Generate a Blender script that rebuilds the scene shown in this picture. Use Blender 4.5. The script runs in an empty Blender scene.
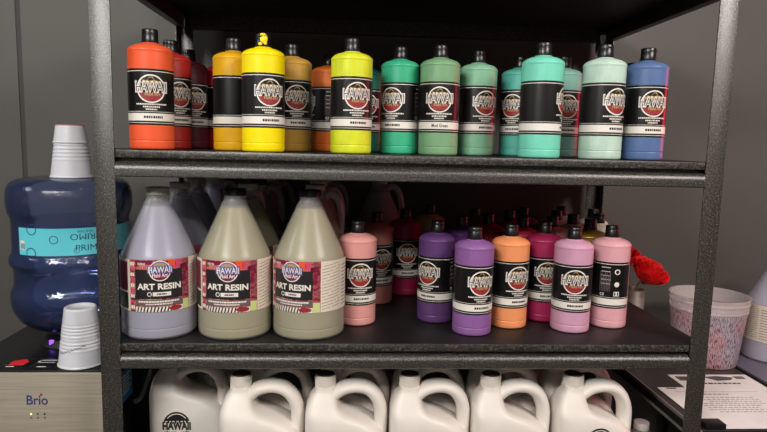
import bpy, bmesh, math, random
from mathutils import Vector, Matrix
random.seed(7)
PI = math.pi
scene = bpy.context.scene
COL = scene.collection

# ------------------------------------------------------------------ materials
def new_mat(name):
    m = bpy.data.materials.new(name); m.use_nodes = True
    nt = m.node_tree; b = nt.nodes['Principled BSDF']
    return m, nt, b
def lin(c):
    return tuple((x/12.92 if x <= .04045 else ((x+.055)/1.055)**2.4) for x in c)
def rgb(r, g, b): return lin((r/255, g/255, b/255))
MC = {}
def plain(name, col, rough=.5, metal=0, alpha=1, spec=.5, emit=None, estr=0, sss=0):
    if name in MC: return MC[name]
    m, nt, b = new_mat(name)
    b.inputs['Base Color'].default_value = (*col, 1)
    b.inputs['Roughness'].default_value = rough
    b.inputs['Metallic'].default_value = metal
    b.inputs['Alpha'].default_value = alpha
    b.inputs['Specular IOR Level'].default_value = spec
    if emit:
        b.inputs['Emission Color'].default_value = (*emit, 1); b.inputs['Emission Strength'].default_value = estr
    MC[name] = m; return m
def ramp(nt, fac, stops):
    r = nt.nodes.new('ShaderNodeValToRGB'); e = r.color_ramp.elements
    while len(e) < len(stops): e.new(.5)
    for el, (p, c) in zip(e, stops): el.position = p; el.color = (*c, 1)
    nt.links.new(fac, r.inputs[0]); return r.outputs[0]
def coords(nt, scale=(1, 1, 1)):
    t = nt.nodes.new('ShaderNodeTexCoord'); mp = nt.nodes.new('ShaderNodeMapping')
    mp.inputs['Scale'].default_value = scale
    nt.links.new(t.outputs['Object'], mp.inputs[0]); return mp.outputs[0]
def noise(nt, vec, scale, detail=2, rough=.5):
    n = nt.nodes.new('ShaderNodeTexNoise'); n.inputs['Scale'].default_value = scale
    n.inputs['Detail'].default_value = detail; n.inputs['Roughness'].default_value = rough
    nt.links.new(vec, n.inputs['Vector']); return n.outputs['Fac']
def bump(nt, b, h, strength=.3, dist=.001):
    bp = nt.nodes.new('ShaderNodeBump'); bp.inputs['Strength'].default_value = strength
    bp.inputs['Distance'].default_value = dist
    nt.links.new(h, bp.inputs['Height']); nt.links.new(bp.outputs[0], b.inputs['Normal'])

def hammertone():
    m, nt, b = new_mat('hammertone_steel')
    v = coords(nt); n = noise(nt, v, 330, 3, .65)
    c = ramp(nt, n, [(.40, rgb(14, 12, 11)), (.52, rgb(44, 40, 36)), (.64, rgb(104, 98, 89))])
    nt.links.new(c, b.inputs['Base Color'])
    b.inputs['Roughness'].default_value = .36; b.inputs['Specular IOR Level'].default_value = .9
    bump(nt, b, n, .42, .0012); return m
def panel_black():
    m, nt, b = new_mat('shelf_board_black')
    v = coords(nt); n = noise(nt, v, 60, 4)
    c = ramp(nt, n, [(.3, rgb(18, 16, 16)), (.75, rgb(27, 24, 24))])
    nt.links.new(c, b.inputs['Base Color']); b.inputs['Roughness'].default_value = .45; return m
def wall_mat():
    m, nt, b = new_mat('wall_paint_dark_grey')
    v = coords(nt); n = noise(nt, v, 3, 5); n2 = noise(nt, v, 220, 3)
    c = ramp(nt, n, [(.3, rgb(84, 81, 76)), (.7, rgb(91, 87, 82))])
    nt.links.new(c, b.inputs['Base Color']); b.inputs['Roughness'].default_value = .6
    bump(nt, b, n2, .12, .001); return m
def brushed():
    m, nt, b = new_mat('brushed_steel')
    v = coords(nt, (3, 3, 260)); n = noise(nt, v, 3, 4, .6)
    c = ramp(nt, n, [(.3, rgb(158, 148, 132)), (.7, rgb(188, 178, 160))])
    nt.links.new(c, b.inputs['Base Color']); b.inputs['Metallic'].default_value = .35
    b.inputs['Roughness'].default_value = .42; return m
def paint_mat(name, col, streak=.06):
    if name in MC: return MC[name]
    m, nt, b = new_mat(name)
    v = coords(nt, (1, 1, .5)); n = noise(nt, v, 38, 4, .6)
    a = tuple(max(0, x*(1-streak*1.2)) for x in col); z = tuple(min(1, x*(1+streak)+streak*.02) for x in col)
    c = ramp(nt, n, [(.35, a), (.65, z)])
    nt.links.new(c, b.inputs['Base Color']); b.inputs['Roughness'].default_value = .38
    b.inputs['Specular IOR Level'].default_value = .4
    MC[name] = m; return m
def alpha_plastic(name, col, alpha, rough=.3):
    return plain(name, col, rough, 0, alpha)
def resin_mat(name, col, alpha):
    if name in MC: return MC[name]
    m, nt, b = new_mat(name)
    b.inputs['Base Color'].default_value = (*col, 1); b.inputs['Roughness'].default_value = .5
    b.inputs['Alpha'].default_value = alpha
    MC[name] = m; return m
def marble():
    m, nt, b = new_mat('label_marbled_paint')
    v = coords(nt, (1, 1, 1.6)); n = nt.nodes.new('ShaderNodeTexNoise')
    n.inputs['Scale'].default_value = 34; n.inputs['Detail'].default_value = 5; n.inputs['Distortion'].default_value = 2.2
    nt.links.new(v, n.inputs['Vector'])
    c = ramp(nt, n.outputs['Fac'], [(.34, rgb(34, 24, 28)), (.43, rgb(110, 26, 44)), (.49, rgb(196, 74, 74)), (.53, rgb(226, 150, 130)), (.58, rgb(120, 20, 48)), (.68, rgb(235, 205, 195))])
    nt.links.new(c, b.inputs['Base Color']); b.inputs['Roughness'].default_value = .4; return m
def bucket_mat():
    m, nt, b = new_mat('bucket_cloudy_plastic')
    v = coords(nt); sx = nt.nodes.new('ShaderNodeSeparateXYZ'); nt.links.new(v, sx.inputs[0])
    at = nt.nodes.new('ShaderNodeMath'); at.operation = 'ARCTAN2'
    nt.links.new(sx.outputs[1], at.inputs[0]); nt.links.new(sx.outputs[0], at.inputs[1])
    cb = nt.nodes.new('ShaderNodeCombineXYZ')
    mu = nt.nodes.new('ShaderNodeMath'); mu.operation = 'MULTIPLY'; mu.inputs[1].default_value = 36
    nt.links.new(at.outputs[0], mu.inputs[0]); nt.links.new(mu.outputs[0], cb.inputs[0])
    m2 = nt.nodes.new('ShaderNodeMath'); m2.operation = 'MULTIPLY'; m2.inputs[1].default_value = 42
    nt.links.new(sx.outputs[2], m2.inputs[0]); nt.links.new(m2.outputs[0], cb.inputs[1])
    n = noise(nt, cb.outputs[0], 1.6, 2)
    n2 = noise(nt, v, 14, 2)
    c1 = ramp(nt, n2, [(.4, rgb(214, 160, 166)), (.6, rgb(196, 184, 196))])  # pink and mauve-grey mottling in the base colour
    c2 = ramp(nt, n, [(.40, rgb(70, 56, 64)), (.50, rgb(255, 255, 255))])
    mx = nt.nodes.new('ShaderNodeMix'); mx.data_type = 'RGBA'; mx.blend_type = 'MULTIPLY'; mx.inputs[0].default_value = 1
    nt.links.new(c1, mx.inputs[6]); nt.links.new(c2, mx.inputs[7]); nt.links.new(mx.outputs[2], b.inputs['Base Color'])
    b.inputs['Alpha'].default_value = .72; b.inputs['Roughness'].default_value = .3; return m
def glass(name, col, ior=1.33, rough=0.02):
    m, nt, b = new_mat(name)
    b.inputs['Base Color'].default_value = (*col, 1); b.inputs['Transmission Weight'].default_value = 1
    b.inputs['IOR'].default_value = ior; b.inputs['Roughness'].default_value = rough; return m
def thin_tint(name, col, rough=.06, dif=(.10, .16, .42), share=.13, drops=0):
    m, nt, b = new_mat(name); nt.nodes.remove(b)
    out = nt.nodes['Material Output']; t = nt.nodes.new('ShaderNodeBsdfTransparent'); g = nt.nodes.new('ShaderNodeBsdfGlossy')
    t.inputs[0].default_value = (*col, 1); g.inputs['Roughness'].default_value = rough
    d = nt.nodes.new('ShaderNodeBsdfDiffuse'); d.inputs[0].default_value = (*dif, 1)
    mx0 = nt.nodes.new('ShaderNodeMixShader'); mx0.inputs[0].default_value = share
    nt.links.new(t.outputs[0], mx0.inputs[1]); nt.links.new(d.outputs[0], mx0.inputs[2])
    mx = nt.nodes.new('ShaderNodeMixShader')
    fr = nt.nodes.new('ShaderNodeFresnel'); fr.inputs[0].default_value = 1.5
    if drops:
        bp = nt.nodes.new('ShaderNodeBump'); bp.inputs['Strength'].default_value = drops; bp.inputs['Distance'].default_value = .002
        nt.links.new(noise(nt, coords(nt), 75, 3, .6), bp.inputs['Height'])
        nt.links.new(bp.outputs[0], g.inputs['Normal'])
    nt.links.new(fr.outputs[0], mx.inputs[0])
    nt.links.new(mx0.outputs[0], mx.inputs[1]); nt.links.new(g.outputs[0], mx.inputs[2]); nt.links.new(mx.outputs[0], out.inputs[0]); return m
def paper_mat():
    m, nt, b = new_mat('paper_white')
    n = noise(nt, coords(nt), 40, 3)
    nt.links.new(ramp(nt, n, [(.3, rgb(236, 230, 226)), (.7, rgb(244, 239, 235))]), b.inputs['Base Color'])
    b.inputs['Roughness'].default_value = .7; return m
def rose_mat():
    m, nt, b = new_mat('rose_petal_red')
    n = noise(nt, coords(nt), 60, 3)
    nt.links.new(ramp(nt, n, [(.3, rgb(205, 8, 14)), (.7, rgb(236, 26, 30))]), b.inputs['Base Color'])
    b.inputs['Roughness'].default_value = .55; return m

STEEL = hammertone(); BOARD = panel_black(); WALL = wall_mat(); BRUSH = brushed(); MARBLE = marble(); PAPER = paper_mat(); ROSE = rose_mat()
BLACKP = plain('black_plastic', rgb(20, 20, 21), .32, spec=.5)
LBLACK = plain('label_black', rgb(16, 15, 16), .33)
LWHITE = plain('label_white', rgb(232, 226, 216), .45)
LTAN = plain('label_tan', rgb(178, 150, 104), .45)
LRED = plain('label_dark_red', rgb(150, 40, 44), .45)
LPURP = plain('label_plum', rgb(58, 42, 66), .45)
LBLUE = plain('label_violet_blue', rgb(84, 78, 150), .45)
LPINK = plain('label_pink', rgb(206, 70, 110), .45)
LMAG = plain('label_magenta', rgb(120, 16, 62), .45)
LBEIGE = plain('label_beige', rgb(226, 214, 196), .5)
LGREY = plain('label_mauve_grey', rgb(104, 86, 88), .5)
LCHAR = plain('label_charcoal', rgb(34, 31, 34), .42)
LORANGE = plain('label_orange', rgb(224, 84, 44), .45)
LGREEN = plain('label_lime', rgb(206, 212, 140), .45)
INK = plain('ink_black', rgb(22, 20, 22), .5)

# ------------------------------------------------------------------ mesh builder
class MB:
    def __init__(s): s.v = []; s.f = []; s.m = []; s.mats = []
    def mi(s, mat):
        if mat not in s.mats: s.mats.append(mat)
        return s.mats.index(mat)
    def add(s, verts, faces, mat):
        o = len(s.v); k = s.mi(mat); s.v += [tuple(x) for x in verts]
        for f in faces: s.f.append([i+o for i in f]); s.m.append(k)
    def box(s, x0, x1, y0, y1, z0, z1, mat, bev=0):
        if bev <= 0:
            vs = [(x, y, z) for z in (z0, z1) for y in (y0, y1) for x in (x0, x1)]
            s.add(vs, [(0, 2, 3, 1), (4, 5, 7, 6), (0, 1, 5, 4), (2, 6, 7, 3), (0, 4, 6, 2), (1, 3, 7, 5)], mat); return
        bm = bmesh.new(); bmesh.ops.create_cube(bm, size=1)
        bmesh.ops.scale(bm, vec=(x1-x0, y1-y0, z1-z0), verts=bm.verts)
        bmesh.ops.translate(bm, vec=((x0+x1)/2, (y0+y1)/2, (z0+z1)/2), verts=bm.verts)
        bmesh.ops.bevel(bm, geom=bm.edges[:], offset=bev, segments=2, affect='EDGES', profile=.5)
        s.bm(bm, mat)
    def bm(s, bm, mat, M=None):
        bm.verts.index_update()
        vs = [(M @ v.co if M else v.co.copy()) for v in bm.verts]
        s.add(vs, [[v.index for v in f.verts] for f in bm.faces], mat); bm.free()
    def lathe(s, prof, mat, seg=48, c=(0, 0, 0), cap0=True, cap1=True):
        vs = []; fs = []; n = len(prof)
        for r, z in prof:
            for k in range(seg):
                a = 2*PI*k/seg; vs.append((c[0]+r*math.cos(a), c[1]+r*math.sin(a), c[2]+z))
        for i in range(n-1):
            for k in range(seg):
                k2 = (k+1) % seg
                fs.append((i*seg+k, i*seg+k2, (i+1)*seg+k2, (i+1)*seg+k))
        if cap0: fs.append(tuple(reversed(range(seg))))
        if cap1: fs.append(tuple((n-1)*seg+k for k in range(seg)))
        s.add(vs, fs, mat)
    def tube(s, pts, rad, mat, seg=10, flat=1.0, up=(0, 1, 0)):
        pts = [Vector(p) for p in pts]; n = len(pts)
        if not isinstance(rad, (list, tuple)): rad = [rad]*n
        vs = []; fs = []; up = Vector(up)
        for i, p in enumerate(pts):
            t = (pts[min(i+1, n-1)]-pts[max(i-1, 0)]).normalized()
            a = up - t*up.dot(t)
            if a.length < 1e-4: a = Vector((1, 0, 0)) - t*t.x
            a.normalize(); b = t.cross(a)
            for k in range(seg):
                w = 2*PI*k/seg; vs.append(p + a*math.cos(w)*rad[i]*flat + b*math.sin(w)*rad[i])
        for i in range(n-1):
            for k in range(seg):
                k2 = (k+1) % seg; fs.append((i*seg+k, i*seg+k2, (i+1)*seg+k2, (i+1)*seg+k))
        fs.append(tuple(reversed(range(seg)))); fs.append(tuple((n-1)*seg+k for k in range(seg)))
        s.add(vs, fs, mat)
    def build(s, name, parent=None, loc=(0, 0, 0), smooth=True, sharp=35, rz=0, solid=True):
        me = bpy.data.meshes.new(name); me.from_pydata(s.v, [], s.f)
        for m in s.mats: me.materials.append(m)
        me.polygons.foreach_set('material_index', s.m)
        if solid:
            bm = bmesh.new(); bm.from_mesh(me); bmesh.ops.recalc_face_normals(bm, faces=bm.faces); bm.to_mesh(me); bm.free()
        if smooth:
            me.polygons.foreach_set('use_smooth', [True]*len(me.polygons)); me.set_sharp_from_angle(angle=math.radians(sharp))
        me.update()
        o = bpy.data.objects.new(name, me); COL.objects.link(o); o.location = loc; o.rotation_euler = (0, 0, rz)
        if parent: o.parent = parent
        return o
def spline(pts, n=6):
    P = [Vector(p) for p in pts]; P = [P[0]*2-P[1]] + P + [P[-1]*2-P[-2]]; out = []
    for i in range(1, len(P)-2):
        for k in range(n):
            t = k/n; a, b, c, d = P[i-1], P[i], P[i+1], P[i+2]
            out.append(.5*((2*b)+(c-a)*t+(2*a-5*b+4*c-d)*t*t+(3*b-a-3*c+d)*t**3))
    out.append(P[-2]); return out
def tag(o, label=None, cat=None, group=None, kind=None):
    if label: o['label'] = label
    if cat: o['category'] = cat
    if group: o['group'] = group
    if kind: o['kind'] = kind
    return o
def thing(name, loc, label, cat, group=None, rz=0):
    o = bpy.data.objects.new(name, None); COL.objects.link(o); o.location = loc; o.rotation_euler = (0, 0, rz)
    o.empty_display_size = .05
    return tag(o, label, cat, group)
def copy_thing(r, loc, label, group=None, rz=0):
    c = r.copy(); COL.objects.link(c); c.location = loc; c.rotation_euler = (0, 0, rz); c['label'] = label
    if group: c['group'] = group
    kids = []
    for ch in list(r.children):
        d = ch.copy(); COL.objects.link(d); d.parent = c; kids.append(d)
        for g in ch.children:
            e = g.copy(); COL.objects.link(e); e.parent = d
    return c
def recolour(root, part, mat):
    for ch in root.children:
        if ch.name.split('.')[0] == part:
            ch.material_slots[0].link = 'OBJECT'; ch.material_slots[0].material = mat

# ------------------------------------------------------------------ flat lettering, bent round bottles
TC = {}
def text2d(s, w, h, off=0.0):
    """glyph mesh of s scaled to w x h centred on the origin, as 2-D verts and faces"""
    key = (s, off)
    if key not in TC:
        cu = bpy.data.curves.new('lettering', 'FONT'); cu.body = s; cu.size = 1; cu.offset = off; cu.resolution_u = 3
        o = bpy.data.objects.new('lettering', cu); COL.objects.link(o)
        dg = bpy.context.evaluated_depsgraph_get(); dg.update()
        me = bpy.data.meshes.new_from_object(o.evaluated_get(dg))
        vs = [(v.co.x, v.co.y) for v in me.vertices]; fs = [list(p.vertices) for p in me.polygons]
        COL.objects.unlink(o); bpy.data.objects.remove(o); bpy.data.curves.remove(cu); bpy.data.meshes.remove(me)
        TC[key] = (vs, fs)
    vs, fs = TC[key]
    x0 = min(v[0] for v in vs); x1 = max(v[0] for v in vs); y0 = min(v[1] for v in vs); y1 = max(v[1] for v in vs)
    cx, cy = (x0+x1)/2, (y0+y1)/2
    kx = w/(x1-x0) if w else h/(y1-y0); ky = h/(y1-y0)
    return [((x-cx)*kx, (y-cy)*ky) for x, y in vs], fs
class Flat:
    """collects flat coloured pieces (u right, v up, layer) and bends them round a cylinder or lays them on a plane"""
    def __init__(s): s.p = []
    def add(s, vs, fs, mat, lay): s.p.append((vs, fs, mat, lay))
    def rect(s, u0, u1, v0, v1, mat, lay=0, n=None):
        n = n or max(1, int(abs(u1-u0)/.005)); vs = []; fs = []
        for i in range(n+1):
            u = u0+(u1-u0)*i/n; vs += [(u, v0), (u, v1)]
        for i in range(n): fs.append((2*i, 2*i+2, 2*i+3, 2*i+1))
        s.add(vs, fs, mat, lay)
    def disc(s, cu, cv, r, mat, lay, a0=0, a1=2*PI, r0=0, sy=1, seg=40, rings=5):
        vs = []; fs = []
        for j in range(rings+1):
            rr = r0+(r-r0)*j/rings
            for k in range(seg+1):
                a = a0+(a1-a0)*k/seg; vs.append((cu+rr*math.cos(a), cv+rr*math.sin(a)*sy))
        for j in range(rings):
            for k in range(seg):
                b = j*(seg+1)+k; fs.append((b, b+seg+1, b+seg+2, b+1))
        s.add(vs, fs, mat, lay)
    def chord(s, cu, cv, r, y0, y1, mat, lay, n=16, wav=0):
        """slice of a disc between heights y0 and y1 (offsets from its centre)"""
        vs = []; fs = []
        m = 8
        for i in range(n+1):
            y = y0+(y1-y0)*i/n; w = math.sqrt(max(r*r-y*y, 0))
            for k in range(m+1):
                u = -w+2*w*k/m; vs.append((cu+u, cv+y+(wav*math.sin(u*320) if i in (0, n) else 0)))
        for i in range(n):
            for k in range(m):
                b = i*(m+1)+k; fs.append((b, b+1, b+m+2, b+m+1))
        s.add(vs, fs, mat, lay)
    def poly(s, pts, mat, lay): s.add(pts, [list(range(len(pts)))], mat, lay)
    def text(s, t, cu, cv, w, h, mat, lay, off=0, rot=0):
        vs, fs = text2d(t, w, h, off); c, d = math.cos(rot), math.sin(rot)
        s.add([(cu+x*c-y*d, cv+x*d+y*c) for x, y in vs], fs, mat, lay)
    def dashes(s, cu, cv, w, h, mat, lay, seed=0, lo=.0012, hi=.0035, gap=.0008):
        """a line of print too small to read in the photograph"""
        rd = random.Random(seed); u = cu-w/2
        while u < cu+w/2-lo:
            l = min(rd.uniform(lo, hi), cu+w/2-u); s.rect(u, u+l, cv-h/2, cv+h/2, mat, lay, n=1); u += l+gap
    def bend(s, mb, R, step=.00012):
        for vs, fs, mat, lay in s.p:
            r = R+lay*step
            mb.add([(r*math.sin(u/R), -r*math.cos(u/R), v) for u, v in vs], fs, mat)
    def plane(s, mb, M, step=.0003):
        for vs, fs, mat, lay in s.p:
            mb.add([M @ Vector((u, v, lay*step)) for u, v in vs], fs, mat)

# ------------------------------------------------------------------ camera (solved from the rack's edges in the photograph)
def make_camera():
    cd = bpy.data.cameras.new('camera'); co = bpy.data.objects.new('camera', cd); COL.objects.link(co)
    cd.sensor_width = 36; cd.sensor_fit = 'HORIZONTAL'; cd.lens = 36*598.44/767; cd.clip_start = .02
    R = Vector((.99807, -.05756, .02319)); U = Vector((-.01603, .12197, .9924)); F = Vector((.05995, .99086, -.12081))
    M = Matrix((R, U, -F)).transposed().to_4x4(); M.translation = Vector((.43497, -1.14585, .39627))
    co.matrix_world = M; scene.camera = co
make_camera()

# ------------------------------------------------------------------ setting
FLOOR = -1.07; CEIL = 1.65; WY = .64
def structure(name, mb, smooth=False): return tag(mb.build(name, smooth=smooth), kind='structure')
FL = plain('floor_concrete', rgb(70, 66, 62), .6)
CE = plain('ceiling_black', rgb(60, 58, 56), .8)
m = MB(); m.box(-2.6, 3.4, -3.2, WY, FLOOR-.05, FLOOR, FL); structure('floor', m)
m = MB(); m.box(-.488, 3.4, WY, WY+.1, FLOOR, CEIL, WALL); m.box(-2.6, -.503, WY+.002, WY+.1, FLOOR, CEIL, WALL); structure('wall_back', m)
m = MB(); m.box(-.503, -.488, WY+.004, WY+.1, FLOOR, CEIL, plain('seam_grey', rgb(62, 60, 57), .7)); structure('trim_1', m)
m = MB(); m.box(-2.6, 3.4, -3.2, WY+.1, CEIL, CEIL+.05, CE); structure('ceiling', m)
ROOMW = plain('room_wall_light_grey', rgb(150, 146, 140), .7)
m = MB(); m.box(-2.7, -2.6, -3.3, WY+.1, FLOOR, CEIL, ROOMW); structure('wall_left', m)
m = MB(); m.box(3.4, 3.5, -3.3, WY+.1, FLOOR, CEIL, ROOMW); structure('wall_right', m)
m = MB(); m.box(-2.6, 3.4, -3.3, -3.2, FLOOR, CEIL, ROOMW); structure('wall_front', m)

# ------------------------------------------------------------------ storage rack
W = 1.14; D = .587; PW = .038; Z1 = .3735; Z0 = 0.0; Z2 = -.379; ZT = .745; ZB = -.80
rack = thing('storage_rack', (0, 0, FLOOR), 'black speckled steel storage rack with four posts holding paint bottles and jugs', 'shelf rack')
def rb(mb, name): 
    o = mb.build(name, rack, (0, 0, -FLOOR), smooth=True, sharp=40); return o
t = .003
for x0, out in ((-PW, -1), (W, 1)):
    for front in (True, False):
        m = MB(); xa, xb = x0, x0+PW
        if front: m.box(xa, xb, 0, t, FLOOR, 1.0, STEEL, .0008)
        else: m.box(xa, xb, D-t, D, FLOOR, 1.0, STEEL, .0008)
        fx = (xa, xa+t) if out < 0 else (xb-t, xb)
        m.box(*fx, *((t, PW) if front else (D-PW, D-t)), FLOOR, 1.0, STEEL, .0008)
        rb(m, 'post')
def beam_profile(mb, x0, x1, yf, zb, zt, sgn=1):
    """a rolled beam: flat face with a rounded shoulder and a step behind; sgn +1 runs into the rack from the front"""
    h = zt-zb; prof = [(0.022, zb), (.002, zb), (0, zb+.002), (0, zb+h*.48)]
    for k in range(1, 7):
        a = k/6*PI/2; prof.append((.013*(1-math.cos(a)), zb+h*.48+(h*.52)*math.sin(a)))
    prof += [(.026, zt), (.026, zb)]
    vs = []; n = len(prof)
    for x in (x0, x1): vs += [(x, yf+sgn*p, z) for p, z in prof]
    fs = [(i, (i+1) % n, n+(i+1) % n, n+i) for i in range(n)] + [tuple(range(n-1, -1, -1)), tuple(range(n, 2*n))]
    mb.add(vs, fs, STEEL)
for zs in (ZT, Z1, Z0, Z2, ZB):
    zb, zt = zs-.0504, zs-.0225
    m = MB(); beam_profile(m, 0.0005, W-.0005, -.003, zb, zt, 1); m.box(.002, W-.002, .016, .03, zb+.004, zs-.0152, STEEL); rb(m, 'front_beam')
    m = MB(); beam_profile(m, 0.0005, W-.0005, D+.003, zb, zt, -1); m.box(.002, W-.002, D-.03, D-.016, zb+.004, zs-.0152, STEEL); rb(m, 'back_beam')
    for xa, xb in ((-PW+t, -PW+t+.022), (W+PW-t-.022, W+PW-t)):
        m = MB(); m.box(xa, xb, PW, D-PW, zb, zs-.0155, STEEL, .002); rb(m, 'side_beam')
    m = MB(); m.box(-PW+t+.001, W+PW-t-.001, .0045, D-.0045, zs-.0148, zs, BOARD, .0015)
    m.box(.001, W-.001, .0015, .0045, zs-.0150, zs-.0006, STEEL, .0012)
    rb(m, 'shelf_panel')

# ------------------------------------------------------------------ paint bottles
BR = .0412
def hawaii_emblem(F, cu, cv, r, lay=1, fill=LPURP, lower=LRED):
    F.disc(cu, cv, r, LWHITE, lay, rings=6)
    F.disc(cu, cv, r*.9, LBLACK, lay+1, rings=6)
    F.chord(cu, cv, r*.88, -r*.84, -r*.32, lower, lay+2, wav=r*.05)
    F.chord(cu, cv, r*.80, r*.34, r*.56, LTAN, lay+2, wav=r*.04)
    F.poly([(cu-r*.35, cv+r*.5), (cu-r*.08, cv+r*.84), (cu+r*.1, cv+r*.84), (cu+r*.32, cv+r*.5)], LTAN, lay+3)
    F.text('HAWAII', cu, cv+r*.12, r*2.26, r*.84, LWHITE, lay+4, .06)
    F.text('HAWAII', cu, cv+r*.12, r*2.10, r*.64, fill, lay+5, -.008)
    F.text('Fluid Art', cu+r*.10, cv-r*.36, r*1.05, r*.26, LTAN, lay+4, .03)
def bottle_label(colour_name=None):
    F = Flat(); H = PI*BR*.985
    F.rect(-H, H, .046, .149, LBLACK, 0, 80)
    F.rect(-H, H, .1438, .1450, LWHITE, 1, 80)
    F.rect(-H, H, .0535, .0675, LWHITE, 1, 80)
    F.rect(-H, H, .0700, .0708, LWHITE, 1, 80); F.rect(-H, H, .0494, .0503, LWHITE, 1, 80)
    hawaii_emblem(F, 0, .1125, .0262)
    for k, (w, v) in enumerate(((.056, .0842), (.030, .0793), (.020, .0747))):
        F.dashes(0, v, w, .0026, LWHITE, 1, 11+k)
    if colour_name: F.text(colour_name, 0.002, .0605, .034, .0072, INK, 2, .02)
    else: F.dashes(.003, .0605, .034, .0044, INK, 2, 6, .0010, .0044, .0008)
    # back of the label: columns of small print and the CE mark
    cu = PI*BR*.60
    for k in range(5): F.dashes(cu-.010+k*.0001, .137-k*.009, .020, .0016, LWHITE, 1, 40+k)
    for k in range(7): F.rect(cu-.022+k*.0034, cu-.0205+k*.0034, .084, .128-(k % 3)*.004, LGREY, 1, 1)
    F.text('CE', cu-.016, .077, .009, .006, LWHITE, 1, .02)
    F.rect(cu+.008, cu+.020, .074, .084, LWHITE, 1); F.rect(cu+.0095, cu+.0185, .0755, .0825, INK, 2)
    F.disc(cu+.014, .100, .0055, LWHITE, 1); F.disc(cu+.014, .128, .006, LWHITE, 1); F.disc(cu+.014, .128, .004, INK, 2)
    mb = MB(); F.bend(mb, BR+.0003); return mb
body_prof = [(.0360, 0), (.0394, .001), (.0408, .003), (BR, .0065), (BR, .0145), (BR, .0158), (.0405, .0164), (.0405, .0172), (BR, .0178), (BR, .0192),
             (BR, .1800), (BR, .1812), (.0417, .1822), (.0418, .1848), (.0409, .1866), (.0385, .1898), (.0342, .1928), (.0280, .1954), (.0215, .1974), (.0172, .1986), (.0158, .2000), (.0155, .2035)]
bp = thing('paint_bottle', (0, 0, 0), 'x', 'paint bottle')
m = MB(); m.lathe(body_prof, paint_mat('paint_base', (.5, .5, .5)), 56); m.build('body', bp, sharp=50)
LAB = bottle_label().build('label', bp, smooth=False)
LAB_GREEN = bottle_label('Mod Green').build('label_tmp', None, smooth=False); lab_green_mesh = LAB_GREEN.data; bpy.data.objects.remove(LAB_GREEN)
m = MB(); m.lathe([(.0158, .1998), (.0160, .2005), (.0160, .2032), (.0150, .2040), (.0147, .2165), (.0143, .2171), (.0143, .2178), (.0147, .2183), (.0146, .2240), (.0139, .2252), (.0118, .2256)], BLACKP, 36)
m.box(-.004, .004, -.0166, -.0133, .2185, .2211, BLACKP, .0006); m.build('cap', bp)
proto_used = [False]
def place_bottle(name_mat, col, x, y, z, ang, label, group, mesh=None, streak=.06):
    """ang: which way the emblem faces, degrees to the right of the viewer's line"""
    if proto_used[0]: r = copy_thing(bp, (x, y, z), label, group)
    else: r = bp; r.location = (x, y, z); r['label'] = label; r['group'] = group; proto_used[0] = True
    recolour(r, 'body', paint_mat('paint_'+name_mat, col, streak))
    face = math.atan2(x-.43497, y+1.14585)      # bearing of the bottle seen from the aisle
    for ch in r.children:
        b = ch.name.split('.')[0]
        if b == 'label':
            ch.rotation_euler[2] = -face + math.radians(ang)
            if mesh: ch.data = mesh
        if b == 'cap': ch.rotation_euler[2] = random.uniform(-1, 1)
    return r
GU = 'paint bottles on the upper shelf'; GL = 'paint bottles on the middle shelf'
U = Z1+.0006; L = Z0+.0006
upper = [
 ('orange_red', rgb(236, 92, 52), .055, .047, 0, 'bright orange-red paint bottle at the left front of the upper shelf', .04),
 ('brick_red', rgb(176, 42, 36), .057, .172, 25, 'brick red paint bottle directly behind the orange-red one on the upper shelf', .04),
 ('maroon', rgb(96, 34, 44), .061, .302, 20, 'dark maroon paint bottle deep on the upper shelf behind the brick red one', .04),
 ('crimson', rgb(190, 36, 48), .124, .362, 12, 'crimson paint bottle at the back left, half hidden by the golden yellow bottle', .04),
 ('golden', rgb(226, 170, 24), .198, .12, 82, 'golden yellow paint bottle with blank black label side, left of the lemon yellow one', .05),
 ('lemon', rgb(252, 226, 0), .267, .055, 17.5, 'lemon yellow paint bottle with paint smeared over its black cap', .03),
 ('ochre', rgb(190, 146, 60), .312, .172, 15, 'dull ochre paint bottle between the lemon yellow and orange bottles', .05),
 ('orange', rgb(226, 116, 44), .385, .31, -88, 'orange paint bottle with blank label side behind the lime yellow bottle', .05),
 ('lime', rgb(214, 222, 44), .439, .075, 17, 'lime yellow paint bottle near the middle of the upper shelf', .10),
 ('deep_teal', rgb(30, 110, 92), .478, .335, 0, 'deep teal paint bottle in shade behind the lime yellow one', .05),
 ('emerald', rgb(58, 176, 132), .543, .16, -26, 'emerald green paint bottle right of the lime yellow one', .07),
 ('sage', rgb(120, 164, 122), .623, .12, 1, 'sage green paint bottle lettered Mod Green', .08),
 ('pale_green', rgb(128, 182, 148), .716, .18, 28, 'pale grey-green paint bottle right of the sage green one', .06),
 ('teal', rgb(86, 176, 160), .826, .24, -21, 'teal paint bottle half hidden behind the turquoise one', .05),
 ('turquoise', rgb(118, 212, 186), .817, .047, 84, 'light turquoise paint bottle with blank label side at the shelf front', .05),
 ('grey_teal', rgb(124, 172, 158), .921, .22, 18, 'grey teal paint bottle between the turquoise and pale mint ones, set back', .06),
 ('mint', rgb(188, 214, 198), .942, .047, 42, 'pale mint paint bottle with streaky sides left of the blue bottle', .10),
 ('blue', rgb(86, 112, 158), 1.041, .07, 25, 'blue paint bottle at the right end of the upper shelf', .05),
 ('navy', rgb(50, 60, 100), 1.113, .28, 0, 'dark bottle whose black cap shows behind the blue bottle', .05)]
lemon = None
for n, c, x, y, a, lab, st in upper:
    r = place_bottle(n, c, x, y, U, a, lab, GU, lab_green_mesh if n == 'sage' else None, st)
    if n == 'lemon': lemon = r
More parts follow.
